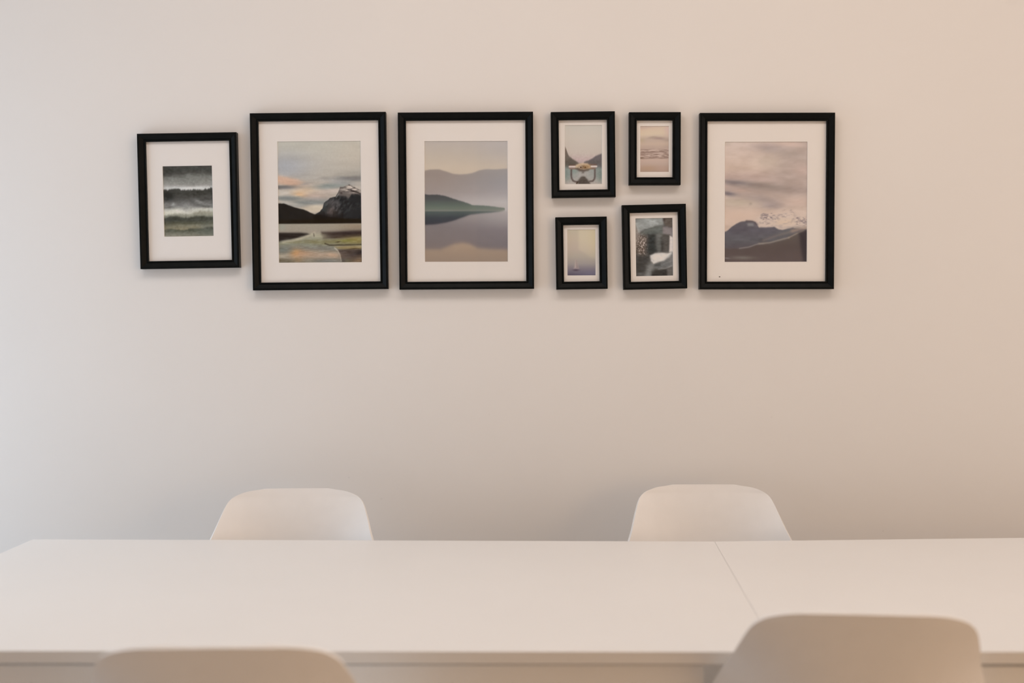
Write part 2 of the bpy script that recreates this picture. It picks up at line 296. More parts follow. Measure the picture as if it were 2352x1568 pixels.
def paint_fjord():                               # calm water, headland and far hills
    p = Paint(191, 277, (190, 172, 156)); k = 3.485; q = lambda l: K(l, 261, 290, k)
    p.I = p.grad([(0, (183, 167, 157)), (30, (188, 170, 155)), (62, (197, 176, 157)), (80, (198, 177, 158))])
    p.mix((178, 166, 162), .6 * p.blob(185, 10, 70, 45))
    f = p.line(q([(255, 530), (310, 518), (380, 517), (440, 535), (490, 552), (540, 557), (600, 555), (640, 548), (700, 525), (760, 515), (830, 519), (890, 513), (930, 514)]), .5, 9, 2)
    a = p.grad([(62, (148, 131, 122)), (85, (152, 135, 126)), (115, (156, 140, 133)), (132, (168, 154, 149)), (160, (185, 172, 166))])
    b = p.grad([(62, (155, 144, 140)), (95, (152, 143, 142)), (120, (164, 153, 151)), (140, (184, 172, 167)), (175, (178, 165, 160))])
    t = np.clip((p.X - 40) / 140, 0, 1)[..., None]; m = p.below(f, .8)[..., None]
    p.I = p.I * (1 - m) + (a * (1 - t) + b * t) * m
    # water
    a = p.grad([(150, (150, 136, 132)), (190, (128, 116, 114)), (240, (126, 112, 108))]); b = p.grad([(150, (178, 165, 160)), (175, (160, 148, 145)), (205, (130, 118, 118)), (240, (122, 110, 110))])
    m = p.below(p.Y * 0 + 160, .8)[..., None]; p.I = p.I * (1 - m) + (a * (1 - t) + b * t) * m
    lo = p.line(q([(255, 1150), (390, 1150), (440, 1130), (500, 1108), (560, 1098), (620, 1108), (680, 1140), (780, 1150), (930, 1155)]))
    w = p.grad([(235, (166, 140, 120)), (255, (158, 134, 116)), (277, (150, 128, 112))]); m = p.below(lo, 2.2)[..., None]
    p.I = p.I * (1 - m) + w * m
    top = p.line(q([(255, 708), (285, 717), (370, 717), (430, 728), (500, 752), (560, 770), (600, 783), (640, 800), (700, 803), (780, 808), (850, 818), (898, 824), (903, 838), (906, 900)]), .9, 2.4, 6)
    bot = p.line(q([(255, 957), (350, 953), (430, 940), (490, 925), (560, 900), (620, 878), (700, 868), (780, 862), (860, 852), (900, 842), (906, 800)]), .4, 4, 8)
    g = p.grad([(120, (74, 71, 72)), (134, (84, 84, 82)), (147, (98, 104, 95)), (156, (112, 116, 104)), (159, (122, 120, 112)), (162, (84, 90, 87)), (176, (66, 68, 72)), (192, (62, 60, 66))])
    m = (p.below(top, .6) * (1 - p.below(bot, 1.0)))[..., None]; fade = np.clip((p.X - 90) / 100, 0, 1)[..., None] * .5
    g = g * (1 - fade) + np.array((136, 132, 124.)) * fade
    p.I = p.I * (1 - m) + g * m
    p.I += 4 * p.n(20, 10, 9)[..., None]
    return p

def paint_viewer():                              # coin viewer before a lake valley
    p = Paint(86, 136, (198, 182, 169)); k = 6.817; q = lambda l: K(l, 322, 318, k); D = lambda l: [((x - 128) / 17.42, y / 17.42 + 53.4) for x, y in l]
    p.I = p.grad([(0, (196, 183, 170)), (30, (200, 184, 170)), (65, (196, 178, 165)), (80, (192, 166, 160)), (90, (178, 156, 152))])
    m = p.below(p.line(q([(322, 640), (345, 680), (370, 750), (400, 810), (440, 840), (490, 870), (540, 910), (600, 930), (910, 940)]), 1.2, 3, 3), .9)
    p.mix((112, 100, 90), m); p.mix((84, 74, 64), .6 * m * p.blob(8, 88, 26, 10)); p.mix((122, 98, 84), .7 * m * p.blob(0, 56, 5, 14))
    m = p.below(p.line(q([(322, 960), (600, 905), (650, 885), (700, 870), (750, 840), (800, 805), (850, 782), (910, 762)]), 1, 3, 5), .8)
    p.mix((112, 101, 100), m * (p.X > 44)); p.mix((92, 82, 76), .5 * m * p.blob(70, 86, 20, 8))
    w = p.grad([(93, (110, 108, 104)), (102, (150, 150, 144)), (118, (160, 156, 148)), (136, (182, 164, 154))]); m = p.below(p.Y * 0 + 95 + 3 * p.n(10, 6, 8), 1.6)[..., None]
    p.I = p.I * (1 - m) + w * m
    p.mix((122, 130, 122), .75 * p.blob(4, 112, 10, 16)); p.mix((118, 126, 116), .8 * p.blob(82, 114, 10, 16)); p.mix((128, 142, 132), .7 * p.blob(22, 104, 10, 7)); p.mix((180, 164, 156), .6 * p.blob(42, 112, 16, 12))
    br = (98, 82, 76)
    p.mix(br, .95 * p.stroke(D([(400, 850), (400, 1100), (420, 1200), (470, 1280), (560, 1320), (640, 1330)]), 1.9)); p.mix(br, .9 * p.stroke(D([(1330, 850), (1330, 1120), (1310, 1220), (1250, 1290), (1130, 1310)]), 1.9))
    p.mix((60, 40, 32), .9 * p.stroke(D([(640, 1340), (610, 1410)]), 1.5)); p.mix((86, 74, 66), p.poly(D([(640, 1310), (720, 1200), (790, 1130), (870, 1110), (940, 1125), (1010, 1200), (1100, 1310), (1150, 1420), (680, 1430)]), .9))
    p.mix((108, 96, 88), .6 * p.stroke(D([(770, 1220), (860, 1195), (950, 1225)]), .8))
    p.mix((98, 72, 58), .9 * p.stroke(D([(330, 670), (560, 660)]), 1.2)); p.mix((110, 80, 68), .9 * p.stroke(D([(1130, 650), (1380, 650)]), 1.3))
    p.mix((140, 112, 98), .9 * p.stroke(D([(340, 790), (560, 800)]), 1.9)); p.mix((128, 98, 84), .9 * p.stroke(D([(1140, 790), (1330, 790)]), 2))
    p.mix((206, 176, 146), p.poly(D([(520, 740), (600, 650), (720, 600), (880, 585), (1040, 600), (1130, 670), (1160, 740), (1150, 800), (880, 850), (640, 800)]), .8))
    p.mix((94, 78, 68), .95 * p.poly(D([(560, 800), (660, 770), (880, 840), (1060, 800), (1150, 800), (1080, 880), (880, 925), (720, 910)]), 1)); p.mix((176, 138, 98), .8 * p.blob(52, 95, 10, 5))
    p.mix((100, 76, 56), .9 * p.blob(38.5, 96, 6, 3.6)); p.mix((104, 76, 50), .9 * p.blob(46.5, 96, 6, 3.6)); p.mix((226, 196, 172), .85 * p.stroke(D([(720, 760), (770, 700), (830, 740)]), .7)); p.mix((206, 172, 140), .7 * p.stroke(D([(900, 750), (950, 700), (1010, 740)]), .8)); p.mix((70, 48, 36), .9 * p.blob(37.2, 96.6, 1.8, 2)); p.mix((96, 64, 34), .8 * p.blob(47, 96.6, 1.8, 2)); p.mix((200, 160, 130), .6 * p.blob(37, 99.5, 2, 1.2))
    p.mix((226, 200, 188), .95 * p.stroke(D([(335, 722), (530, 722)]), 2)); p.mix((226, 202, 190), .95 * p.stroke(D([(1200, 718), (1390, 718)]), 2)); p.mix((96, 84, 76), .8 * p.poly(D([(820, 920), (900, 920), (890, 980), (830, 980)]), .9))
    p.I += 14 * p.n(3, 3, 33, 3)[..., None] * np.clip((p.Y - 50) / 20, .2, 1)[..., None]
    return p

def paint_sea():                                 # pale sepia sea
    p = Paint(66, 106, (195, 170, 152)); D = lambda l: K(l, 115, 110, 13.07)
    p.I = p.grad([((y - 110) / 13.07, c) for y, c in [(110, (198, 170, 154)), (200, (210, 183, 160)), (340, (212, 188, 162)), (400, (206, 182, 160)), (500, (190, 166, 150)), (650, (196, 170, 151)), (760, (186, 160, 145)), (1090, (180, 153, 139)), (1110, (196, 168, 152)), (1250, (186, 160, 145)), (1400, (176, 147, 128)), (1500, (164, 138, 124))]],
                 p.Y + (p.X - 33) * .16 * np.clip(1 - p.Y / 40, 0, 1) + 3 * p.n(16, 6, 2))
    p.mix((212, 178, 168), .7 * p.blob(64, 8, 9, 14)); p.mix((164, 138, 128), .85 * p.blob(42, 28.5, 15, 3.2, 4, 2)); p.mix((168, 146, 130), .6 * p.blob(28, 26, 10, 2.2, -12)); p.mix((172, 148, 132), .6 * p.blob(64, 33, 12, 3)); p.mix((184, 164, 132), .5 * p.blob(5, 33, 6, 5))
    band = np.clip((p.Y - 51) / 4, 0, 1) * np.clip((75 - p.Y) / 3, 0, 1); n = p.n(10, 1.6, 12, 4)
    p.mix((142, 116, 104), band * np.clip(n * 4.2, 0, .8)); p.mix((206, 180, 166), band * np.clip(-n * 3.4, 0, .7))
    p.mix((112, 86, 70), .9 * p.blob(4, 73, 8, 1.5)); p.mix((140, 112, 98), .75 * p.blob(28, 73, 10, 1.2)); p.mix((140, 112, 98), .75 * p.blob(48, 73.4, 8, 1.2)); p.mix((130, 104, 90), .7 * p.blob(52, 69, 5, 1.2)); p.mix((132, 104, 92), .7 * p.blob(4, 66, 7, 1)); p.mix((128, 100, 86), .6 * p.blob(59, 64, 7, 1.4, 8)); p.mix((130, 104, 92), .6 * p.blob(34, 59.5, 10, 1.3)); p.mix((140, 114, 98), .5 * p.blob(37, 65, 3, 1.6)); p.mix((140, 114, 98), .5 * p.blob(26, 66, 2.5, 1.4)); p.mix((142, 116, 104), .7 * p.blob(10, 54, 14, 1))
    p.mix((176, 142, 116), .55 * p.blob(20, 96, 16, 6)); p.mix((184, 152, 138), .5 * p.blob(50, 97, 14, 6))
    return p

def paint_boat():                                # small sailing boat in haze
    p = Paint(66, 106, (190, 168, 150)); D = lambda l: K(l, 337, 365, 7.84)
    p.I = p.grad([(0, (187, 170, 147)), (20, (189, 168, 147)), (45, (184, 163, 146)), (62, (172, 156, 140)), (78, (156, 141, 134)), (90, (128, 116, 120)), (100, (108, 98, 108)), (106, (94, 82, 94))])
    p.mix((202, 182, 155), .8 * p.poly([(27, -3), (70, -3), (70, 70), (54, 64), (27, 46)], 1.5) * np.clip(1.2 - p.Y / 75, 0, 1)); p.mix((204, 180, 142), .5 * p.blob(62, 20, 12, 40))  # paler slanted panel: a glass reflection painted into the print
    p.mix((122, 112, 128), .4 * p.blob(58, 100, 20, 6)); p.mix((96, 82, 92), .5 * p.blob(6, 102, 16, 6))
    p.mix((182, 158, 148), .9 * p.poly(D([(468, 1055), (490, 920), (500, 900), (512, 1055)]), .8)); p.mix((140, 118, 112), .8 * p.poly(D([(514, 1055), (502, 920), (530, 1055)]), .8)); p.mix((178, 150, 140), .6 * p.poly(D([(530, 1055), (520, 960), (546, 1055)]), .8))
    p.mix((170, 146, 140), .7 * p.stroke(D([(462, 1062), (546, 1062)]), .8)); p.mix((84, 66, 76), .85 * p.blob(20.5, 92.5, 7, 2.2)); p.mix((118, 104, 112), .5 * p.blob(20, 97.5, 8, 1.2))
    return p

def paint_rocks():                               # grey water, rocks and a pale shape
    p = Paint(86, 133, (84, 80, 76)); D = lambda l: [((x - 97 - .016 * (y - 100)) / 10.118, (y - 100) / 10.118) for x, y in l]
    p.mix((168, 150, 140), .8 * p.poly(D([(90, 200), (200, 380), (230, 600), (90, 700)]), 2.5)); p.mix((150, 148, 144), .95 * p.poly(D([(85, 90), (745, 90), (765, 230), (740, 275), (560, 300), (340, 360), (190, 425), (120, 210)]), 1.2))
    p.mix((182, 180, 174), .8 * p.poly(D([(85, 90), (745, 90), (765, 230), (740, 275), (560, 300), (340, 360), (190, 425), (120, 210)]), 1.2) * np.clip(3 * p.n(16, 9, 3), 0, 1)); p.mix((108, 106, 104), .5 * p.blob(3, 2, 10, 6)); p.mix((190, 186, 180), .7 * p.stroke(D([(125, 230), (190, 410)]), 1.2, 1))
    p.mix((94, 83, 76), .95 * p.poly(D([(755, 90), (975, 90), (975, 350), (800, 290), (760, 240)]), .8)); p.mix((62, 50, 48), .8 * p.blob(66, 3, 3, 5))
    p.mix((104, 105, 100), .95 * p.poly(D([(215, 450), (340, 365), (560, 300), (725, 280), (735, 480), (570, 480), (420, 480), (250, 500)]), 1.0)); p.mix((136, 124, 122), .95 * p.poly(D([(735, 310), (840, 310), (970, 355), (970, 550), (890, 505), (735, 470)]), 1.0))  # arc bands: reflection on the glass, painted in as print colour
    sp = p.n(1.7, 2.4, 14, 3); m = p.poly(D([(190, 520), (300, 510), (400, 560), (390, 920), (300, 965), (120, 930), (115, 700)]), 3)
    p.mix((112, 96, 86), .95 * m); p.mix((212, 190, 178), m * np.clip(3.6 * sp, 0, .95)); p.mix((72, 60, 54), m * np.clip(-3 * sp, 0, .7))
    p.mix((46, 49, 49), .95 * p.poly(D([(400, 490), (560, 480), (600, 900), (450, 960), (370, 900)]), 2.6)); p.mix((104, 102, 98), .9 * p.poly(D([(575, 475), (700, 480), (700, 880), (640, 900), (590, 760)]), 1.6)); p.mix((84, 78, 74), .9 * p.poly(D([(735, 490), (895, 510), (885, 900), (740, 890)]), 1.2)); p.mix((60, 57, 55), .8 * p.blob(61, 66, 3, 16))
    p.mix((122, 118, 112), .5 * p.blob(57, 40, 6, 4))
    p.mix((214, 197, 188), p.poly(D([(895, 515), (985, 560), (985, 900), (885, 890)]), .6))
    p.mix((66, 63, 61), .95 * p.poly(D([(100, 960), (430, 960), (450, 1060), (380, 1200), (320, 1480), (100, 1480)]), 2.5)); p.mix((132, 128, 124), .9 * p.poly(D([(470, 1120), (560, 1160), (540, 1250), (480, 1330), (470, 1480), (320, 1480), (380, 1200)]), 2.2)); p.mix((120, 114, 110), .5 * p.blob(12, 127, 12, 3))
    p.mix((112, 109, 107), .95 * p.poly(D([(530, 1180), (780, 1080), (985, 900), (985, 1230), (640, 1290), (540, 1240)]), 1)); p.mix((142, 134, 130), .6 * p.blob(82, 92, 8, 12)); p.mix((80, 78, 76), .9 * p.poly(D([(545, 1180), (690, 1110), (690, 1210), (560, 1220)]), 1))
    p.mix((216, 202, 192), p.poly(D([(450, 965), (560, 912), (720, 902), (860, 917), (940, 885), (945, 930), (880, 1000), (770, 1085), (640, 1120), (530, 1155), (470, 1090)]), .9)); p.mix((178, 168, 160), .6 * p.stroke(D([(470, 1020), (530, 1080)]), 1.5, 1)); p.mix((170, 166, 162), .6 * p.stroke(D([(860, 1010), (945, 900)]), 1.4, 1))
    p.mix((100, 94, 90), .95 * p.poly(D([(620, 1290), (985, 1200), (985, 1460), (830, 1460)]), 1)); p.mix((158, 152, 148), .75 * p.stroke(D([(650, 1285), (830, 1260), (940, 1205)]), 1.0, .8)); p.mix((56, 53, 51), .96 * p.poly(D([(500, 1340), (620, 1300), (835, 1275), (845, 1480), (480, 1480)]), 1))
    p.I += 26 * p.n(6, 3, 40, 4)[..., None]
    return p

def paint_peaks():                               # cloud bank over snow and grey ridges
    p = Paint(190, 276, (200, 178, 162)); A = lambda l: K(l, 102, 95, 9.505); D = lambda l: [((x - 107) / 10.452, y / 10.452 + 135.1) for x, y in l]
    p.I = p.grad([(0, (204, 182, 168)), (60, (206, 181, 163)), (80, (190, 165, 152)), (110, (182, 160, 148)), (140, (198, 176, 160)), (170, (208, 182, 164)), (276, (206, 182, 164))])
    p.mix((182, 162, 150), .85 * np.clip((p.X - 75) / 60, 0, 1) * np.clip((140 - p.Y) / 60, 0, 1))
    p.I += 26 * p.n(52, 18, 4)[..., None]
    p.mix((190, 172, 156), .6 * p.blob(4, 4, 14, 6)); p.mix((168, 150, 144), .85 * p.blob(104, 16, 34, 9, 6, 6)); p.mix((174, 156, 144), .8 * p.blob(140, 28, 50, 8, 10, 5)); p.mix((204, 176, 160), .8 * p.blob(150, 6, 34, 7, 4)); p.mix((198, 178, 160), .8 * p.blob(100, 46, 26, 16)); p.mix((200, 172, 158), .6 * p.blob(180, 66, 24, 14))
    p.mix((126, 116, 116), .9 * p.blob(28, 94, 42, 6, 6, 3)); p.mix((148, 132, 122), .85 * p.blob(95, 103, 62, 9, 5, 4)); p.mix((164, 144, 134), .8 * p.blob(165, 112, 40, 8, 2)); p.mix((118, 108, 110), .95 * p.blob(10, 119, 18, 5, 8, 2)); p.mix((190, 162, 146), .6 * p.blob(36, 112, 20, 4))
    p.mix((166, 148, 140), .9 * p.blob(86, 132, 50, 10, 8, 6)); p.mix((160, 144, 140), .8 * p.blob(108, 146, 26, 8, 0, 4)); p.mix((196, 178, 158), .8 * p.blob(32, 139, 40, 9, 2)); p.mix((200, 172, 156), .7 * p.blob(170, 138, 40, 12)); p.mix((158, 140, 128), .6 * p.blob(60, 142, 4, 3))
    p.I += 22 * p.n(26, 9, 45, 5)[..., None]
    p.mix((210, 182, 162), .8 * p.blob(30, 168, 60, 14))
    # snow field
    m = p.below(p.line(D([(107, 700), (800, 470), (900, 400), (1000, 340), (1100, 300), (1200, 330), (1400, 340), (1600, 300), (1900, 300), (2100, 300)]), 2, 8, 5), 5) * np.clip((p.X - 55) / 25, 0, 1)
    p.mix((206, 186, 170), .6 * m); p.mix((218, 190, 162), .6 * m * p.blob(140, 184, 24, 7)); p.mix((178, 160, 150), np.clip(2.2 * p.n(11, 4, 71), 0, .6) * m)
    rs = np.random.RandomState(3)
    for cx, cy, sx, sy, cnt, dk in [(92, 172, 9, 4, 34, .75), (100, 168, 6, 2.5, 12, .7), (117, 174, 6, 3, 12, .5), (135, 168, 9, 3, 12, .35), (152, 166, 10, 4, 12, .3), (168, 176, 3, 2, 7, .7), (181, 182, 7, 4, 34, .75), (160, 181, 6, 3, 8, .35), (92, 186, 10, 2, 8, .4), (108, 188, 8, 2, 6, .35)]:
        for _ in range(cnt):
            p.mix((112, 98, 102), .62 * dk * p.blob(cx + sx * rs.randn(), cy + sy * rs.randn(), 1.2 + 2.6 * rs.rand(), .6 + .9 * rs.rand(), rs.uniform(-35, 35), 1.2, rs.randint(99)))
            p.mix((222, 202, 186), .3 * dk * p.blob(cx + sx * rs.randn(), cy + 1 + sy * rs.randn(), 1.5 + 2 * rs.rand(), .6 + .7 * rs.rand(), rs.uniform(-25, 25)))
    rd = p.line(D([(90, 745), (140, 735), (200, 700), (300, 610), (400, 545), (500, 500), (640, 478), (780, 485), (850, 510), (900, 590), (940, 635), (1100, 640), (1300, 622), (1400, 680), (1480, 700), (1600, 675), (1750, 645), (1850, 665), (2100, 690)]), .7, 5, 6)
    g = p.grad([(178, (98, 92, 95)), (200, (96, 91, 96)), (225, (97, 94, 96)), (245, (94, 86, 88))]) + 20 * p.n(18, 7, 17)[..., None]
    m = p.below(rd, .7)[..., None]; p.I = p.I * (1 - m) + g * m
    p.mix((142, 138, 134), .9 * p.poly(D([(660, 545), (700, 530), (800, 540), (810, 600), (680, 600)]), 1.2)); p.mix((128, 116, 116), .6 * p.blob(74, 191, 4, 5)); p.mix((84, 74, 76), .8 * p.stroke(D([(640, 480), (780, 490), (850, 520), (880, 570)]), 1.3, .9)); p.mix((110, 112, 108), .6 * p.blob(150, 205, 30, 6, -14))
    p.mix((124, 112, 106), .85 * p.stroke(D([(1050, 945), (1200, 890), (1400, 820), (1700, 740), (1850, 700)]), 1.6, 1.4)); p.mix((168, 142, 126), .75 * p.stroke(D([(1740, 720), (1880, 690), (2050, 660)]), 3, 2))
    lo = p.line(D([(90, 1140), (480, 1140), (700, 1110), (850, 1060), (940, 1030), (1200, 1020), (1400, 960), (1650, 890), (1850, 800), (2100, 690)]), .4, 5, 9)
    g = p.grad([(215, (98, 88, 82)), (240, (92, 80, 76)), (276, (96, 83, 80))]) + 5 * p.n(14, 10, 19)[..., None]
    m = p.below(lo, 1.0)[..., None]; p.I = p.I * (1 - m) + g * m
    p.mix((140, 130, 124), .9 * p.stroke(D([(480, 1135), (700, 1105), (850, 1050), (940, 1025), (1050, 1025)]), 1.0, .7)); p.mix((146, 134, 122), .95 * p.stroke(D([(940, 1025), (1200, 1000), (1400, 945), (1650, 880)]), 1.5, .8)); p.mix((160, 142, 124), .85 * p.stroke(D([(1650, 880), (1850, 780), (2000, 715)]), 1.2, .8))
    p.mix((124, 116, 108), .8 * p.blob(42, 265, 24, 4, 1)); p.mix((140, 130, 128), .7 * p.blob(6, 266, 8, 1.5, 6))
    p.mix((58, 52, 56), .9 * p.poly(D([(1890, 770), (2110, 690), (2110, 1500), (2010, 1500), (1950, 1200)]), 2.2))  # dark wedge: reflection of a dark edge in the glass, painted into the print
    return p

M_print = bpy.data.materials.new('printed paper'); M_print.use_nodes = True
nt = M_print.node_tree; b = nt.nodes['Principled BSDF']; b.inputs['Roughness'].default_value = .9; b.inputs['Specular IOR Level'].default_value = .0
ca = nt.nodes.new('ShaderNodeVertexColor'); ca.layer_name = 'ink'
nz = nt.nodes.new('ShaderNodeTexNoise'); nz.inputs['Scale'].default_value = 900
hs = nt.nodes.new('ShaderNodeHueSaturation'); mr = nt.nodes.new('ShaderNodeMapRange')
mr.inputs['To Min'].default_value = .97; mr.inputs['To Max'].default_value = 1.03
nt.links.new(nz.outputs['Fac'], mr.inputs['Value']); nt.links.new(mr.outputs['Result'], hs.inputs['Value'])
nt.links.new(ca.outputs['Color'], hs.inputs['Color']); nt.links.new(hs.outputs['Color'], b.inputs['Base Color'])

def print_mesh(p, w, h, white, gain):
    ny, nx = p.X.shape
    xs = (p.X / p.w - .5) * w; zs = (.5 - p.Y / p.h) * h
    co = np.stack([xs, np.zeros_like(xs), zs], -1).reshape(-1, 3)
    i = np.arange(ny * nx).reshape(ny, nx)
    f = np.stack([i[1:, :-1], i[1:, 1:], i[:-1, 1:], i[:-1, :-1]], -1).reshape(-1, 4)
    me = bpy.data.meshes.new('print'); me.from_pydata(co.tolist(), [], f.tolist())
    c = np.clip(lin(p.I) / lin(white) * np.array((.90, .885, .87)) * gain - .009, .003, .9).reshape(-1, 3)
    a = me.color_attributes.new('ink', 'FLOAT_COLOR', 'POINT')
    a.data.foreach_set('color', np.concatenate([c, np.ones((len(c), 1))], 1).astype(np.float32).ravel())
    me.materials.append(M_print)
    return me

# ------------------------------------------------------------------ framed pictures
def frame_bm(w, h):
    # moulding profile: (inset from outer edge, distance from wall)
    prof = [(0, .001), (0, .0185), (.001, .0198), (.0045, .0198), (.0058, .0188), (.0145, .0135), (.0158, .0150), (.0180, .0150), (.0188, .0142), (.0188, .0085), (.003, .0085), (.003, .001)]
    bm = new(); rings = []
    for a, d in prof:
        x, z = w / 2 - a, h / 2 - a
        rings.append([bm.verts.new((sx * x, -d, sz * z)) for sx, sz in ((-1, -1), (1, -1), (1, 1), (-1, 1))])
    n = len(prof)
    for i in range(n):
        r0, r1 = rings[i], rings[(i + 1) % n]
        for k in range(4): bm.faces.new((r0[k], r0[(k + 1) % 4], r1[(k + 1) % 4], r1[k]))
    bmesh.ops.recalc_face_normals(bm, faces=bm.faces)
    return bm

def mat_bm(w, h, px, pz, pw, ph, prot, speck=None):
    # card with a window cut with a bevelled edge
    bm = new(); x, z = w / 2 - .0035, h / 2 - .0035
    c, s = math.cos(prot), math.sin(prot)
    def rect(a, b, y): return [bm.verts.new((px + (i * a) * c - (j * b) * s, y, pz + (i * a) * s + (j * b) * c)) for i, j in ((-1, -1), (1, -1), (1, 1), (-1, 1))]
    outer = [bm.verts.new((i * x, -.0080, j * z)) for i, j in ((-1, -1), (1, -1), (1, 1), (-1, 1))]
    ri = rect(pw / 2, ph / 2, -.0080); rb = rect(pw / 2 - .0006, ph / 2 - .0006, -.0066)
    for k in range(4):
        bm.faces.new((outer[k], outer[(k + 1) % 4], ri[(k + 1) % 4], ri[k])); bm.faces.new((ri[k], ri[(k + 1) % 4], rb[(k + 1) % 4], rb[k]))
    if speck:
        n = 9; vs = [bm.verts.new((speck[0] + .0019 * (1 + .25 * math.cos(3 * t)) * math.cos(t), -.0083, speck[1] + .0012 * math.sin(t))) for t in [2 * math.pi * k / n for k in range(n)]]
        f = bm.faces.new(vs); f.material_index = 1
    bmesh.ops.recalc_face_normals(bm, faces=[f for f in bm.faces if f.material_index == 0])
    return bm

PICS = [  # x, z, w, h, tilt, print offset x z, print w h, print tilt, white tone, painter, label
 (-.7786, 1.4972, .2386, .3243, .93, -.0035, .0001, .1195, .1700, .92, (213, 200, 194), paint_forest, 'tilted black frame with dark misty forest print, at the left end of the row'),
 (-.4639, 1.4958, .3261, .4245, .62, -.0005, -.0006, .2011, .2920, .40, (213, 197, 188), paint_lake, 'large black frame with mountain lake print under sunset clouds'),
 (-.1104, 1.4969, .3247, .4243, .38, -.0003, -.0006, .2008, .2907, .13, (213, 195, 183), paint_fjord, 'large black frame with dark headland and calm water print'),
 (.1712, 1.6078, .1537, .2048, .77, .0009, .0011, .0896, .1419, .23, (215, 197, 184), paint_viewer, 'small black frame with coin viewer print, above the hazy boat picture'),
 (.3432, 1.6221, .1239, .1738, .15, .0005, .0002, .0697, .1103, .10, (216, 198, 184), paint_sea, 'small black frame with pale sepia sea and cloud print'),
 (.1676, 1.3717, .1236, .1737, .92, .0003, .0018, .0688, .1113, .36, (211, 192, 178), paint_boat, 'small black frame with tiny sailing boat in purple haze'),
 (.3435, 1.3867, .1537, .2034, 1.3, .0005, 0, .0901, .1400, .95, (213, 194, 181), paint_rocks, 'small black frame with grey abstract water and white shape print'),
 (.6136, 1.4961, .3242, .4228, .13, -.0004, -.0008, .1993, .2893, .15, (216, 199, 184), paint_peaks, 'large black frame with cloudy snow mountain ridge print, rightmost picture'),
]
GAIN = 0.97
for (x, z, w, h, tilt, ox, oz, pw, ph, pt, white, painter, label) in PICS:
    e = empty('picture_frame', (x, WY, z), (0, -R(tilt), 0))
    tag(e, label, 'picture', 'framed prints on the wall')
    obj('frame', frame_bm(w, h), M_frame, e)
    prot = R(pt - tilt)
    sp = (-.112, -.181) if painter is paint_peaks else None
    obj('mat_board', mat_bm(w, h, ox, oz, pw, ph, prot, sp), [M_mat, M_speck], e)
    pm = print_mesh(painter(), pw + .002, ph + .002, white, GAIN)
    po = bpy.data.objects.new('print', pm); COL.objects.link(po); po.parent = e
    po.location = (ox, -.0064, oz); po.rotation_euler = (0, -prot, 0)
    obj('glass_pane', box(new(), -w / 2 + .004, w / 2 - .004, -.0106, -.0086, -h / 2 + .004, h / 2 - .004), M_glass, e)
    obj('backing_board', box(new(), -w / 2 + .004, w / 2 - .004, -.0055, -.0025, -h / 2 + .004, h / 2 - .004), M_back, e)

# ------------------------------------------------------------------ tables
TZ, TH = .73, .019
def make_table(quad, label, ap_inset, leg_inset):
    # quad: near-left, near-right, far-right, far-left of the top
    nl, nr, fr_, fl = [Vector((*q, 0)) for q in quad]
    c = (nl + nr + fr_ + fl) / 4
    e = empty('table', (c.x, c.y, 0)); tag(e, label, 'table', 'white tables pushed together')
    P = [q - c for q in (nl, nr, fr_, fl)]
    obj('tabletop', prism(new(), [(q.x, q.y) for q in P], TZ - TH, TZ, .0010), M_table, e)
    x0, x1 = P[3].x + .1, P[1].x - ap_inset[1]
    x0 = P[0].x + ap_inset[0]
    y0, y1 = P[0].y + .018, P[2].y - .13
    t = .02; z0, z1 = TZ - TH - .052, TZ - TH
    for a in ((x0, x1, y0, y0 + t), (x0, x1, y1 - t, y1), (x0, x0 + t, y0 + t, y1 - t), (x1 - t, x1, y0 + t, y1 - t)):
        obj('apron', box(new(), *a, z0, z1 - .0085, .002), M_edge, e)     # a narrow shadow gap under the top
    g = .05
    a, b = P[0].x + leg_inset[0], P[1].x - leg_inset[1] - g
    for lx, ly in ((a, y0 + t), (b, y0 + t), (b, y1 - t - g), (a, y1 - t - g)):
        obj('leg', box(new(), lx, lx + g, ly, ly + g, 0, z1, .003), M_edge, e)
    return e
make_table([(-1.098, 1.679), (.3960, 1.6725), (.4430, 2.4615), (-1.0586, 2.4845)], 'long white table filling the foreground, with seam at its right end', (.06, .105), (.08, .21))
make_table([(.3965, 1.6725), (1.89, 1.676), (1.93, 2.545), (.4435, 2.4615)], 'white table butted against the long table beyond the thin seam, running out of the frame', (.105, .06), (.40, .08))

# ------------------------------------------------------------------ shell chairs
def catmull(pts, n):
    pts = [np.array(p, float) for p in pts]; P = [2 * pts[0] - pts[1]] + pts + [2 * pts[-1] - pts[-2]]; out = []
    for i in range(1, len(P) - 2):
        for k in range(n):
            t = k / n; a, b, c, d = P[i - 1:i + 3]
            out.append(.5 * (2 * b + (c - a) * t + (2 * a - 5 * b + 4 * c - d) * t * t + (3 * b - a - 3 * c + d) * t ** 3))
    out.append(pts[-1]); return out

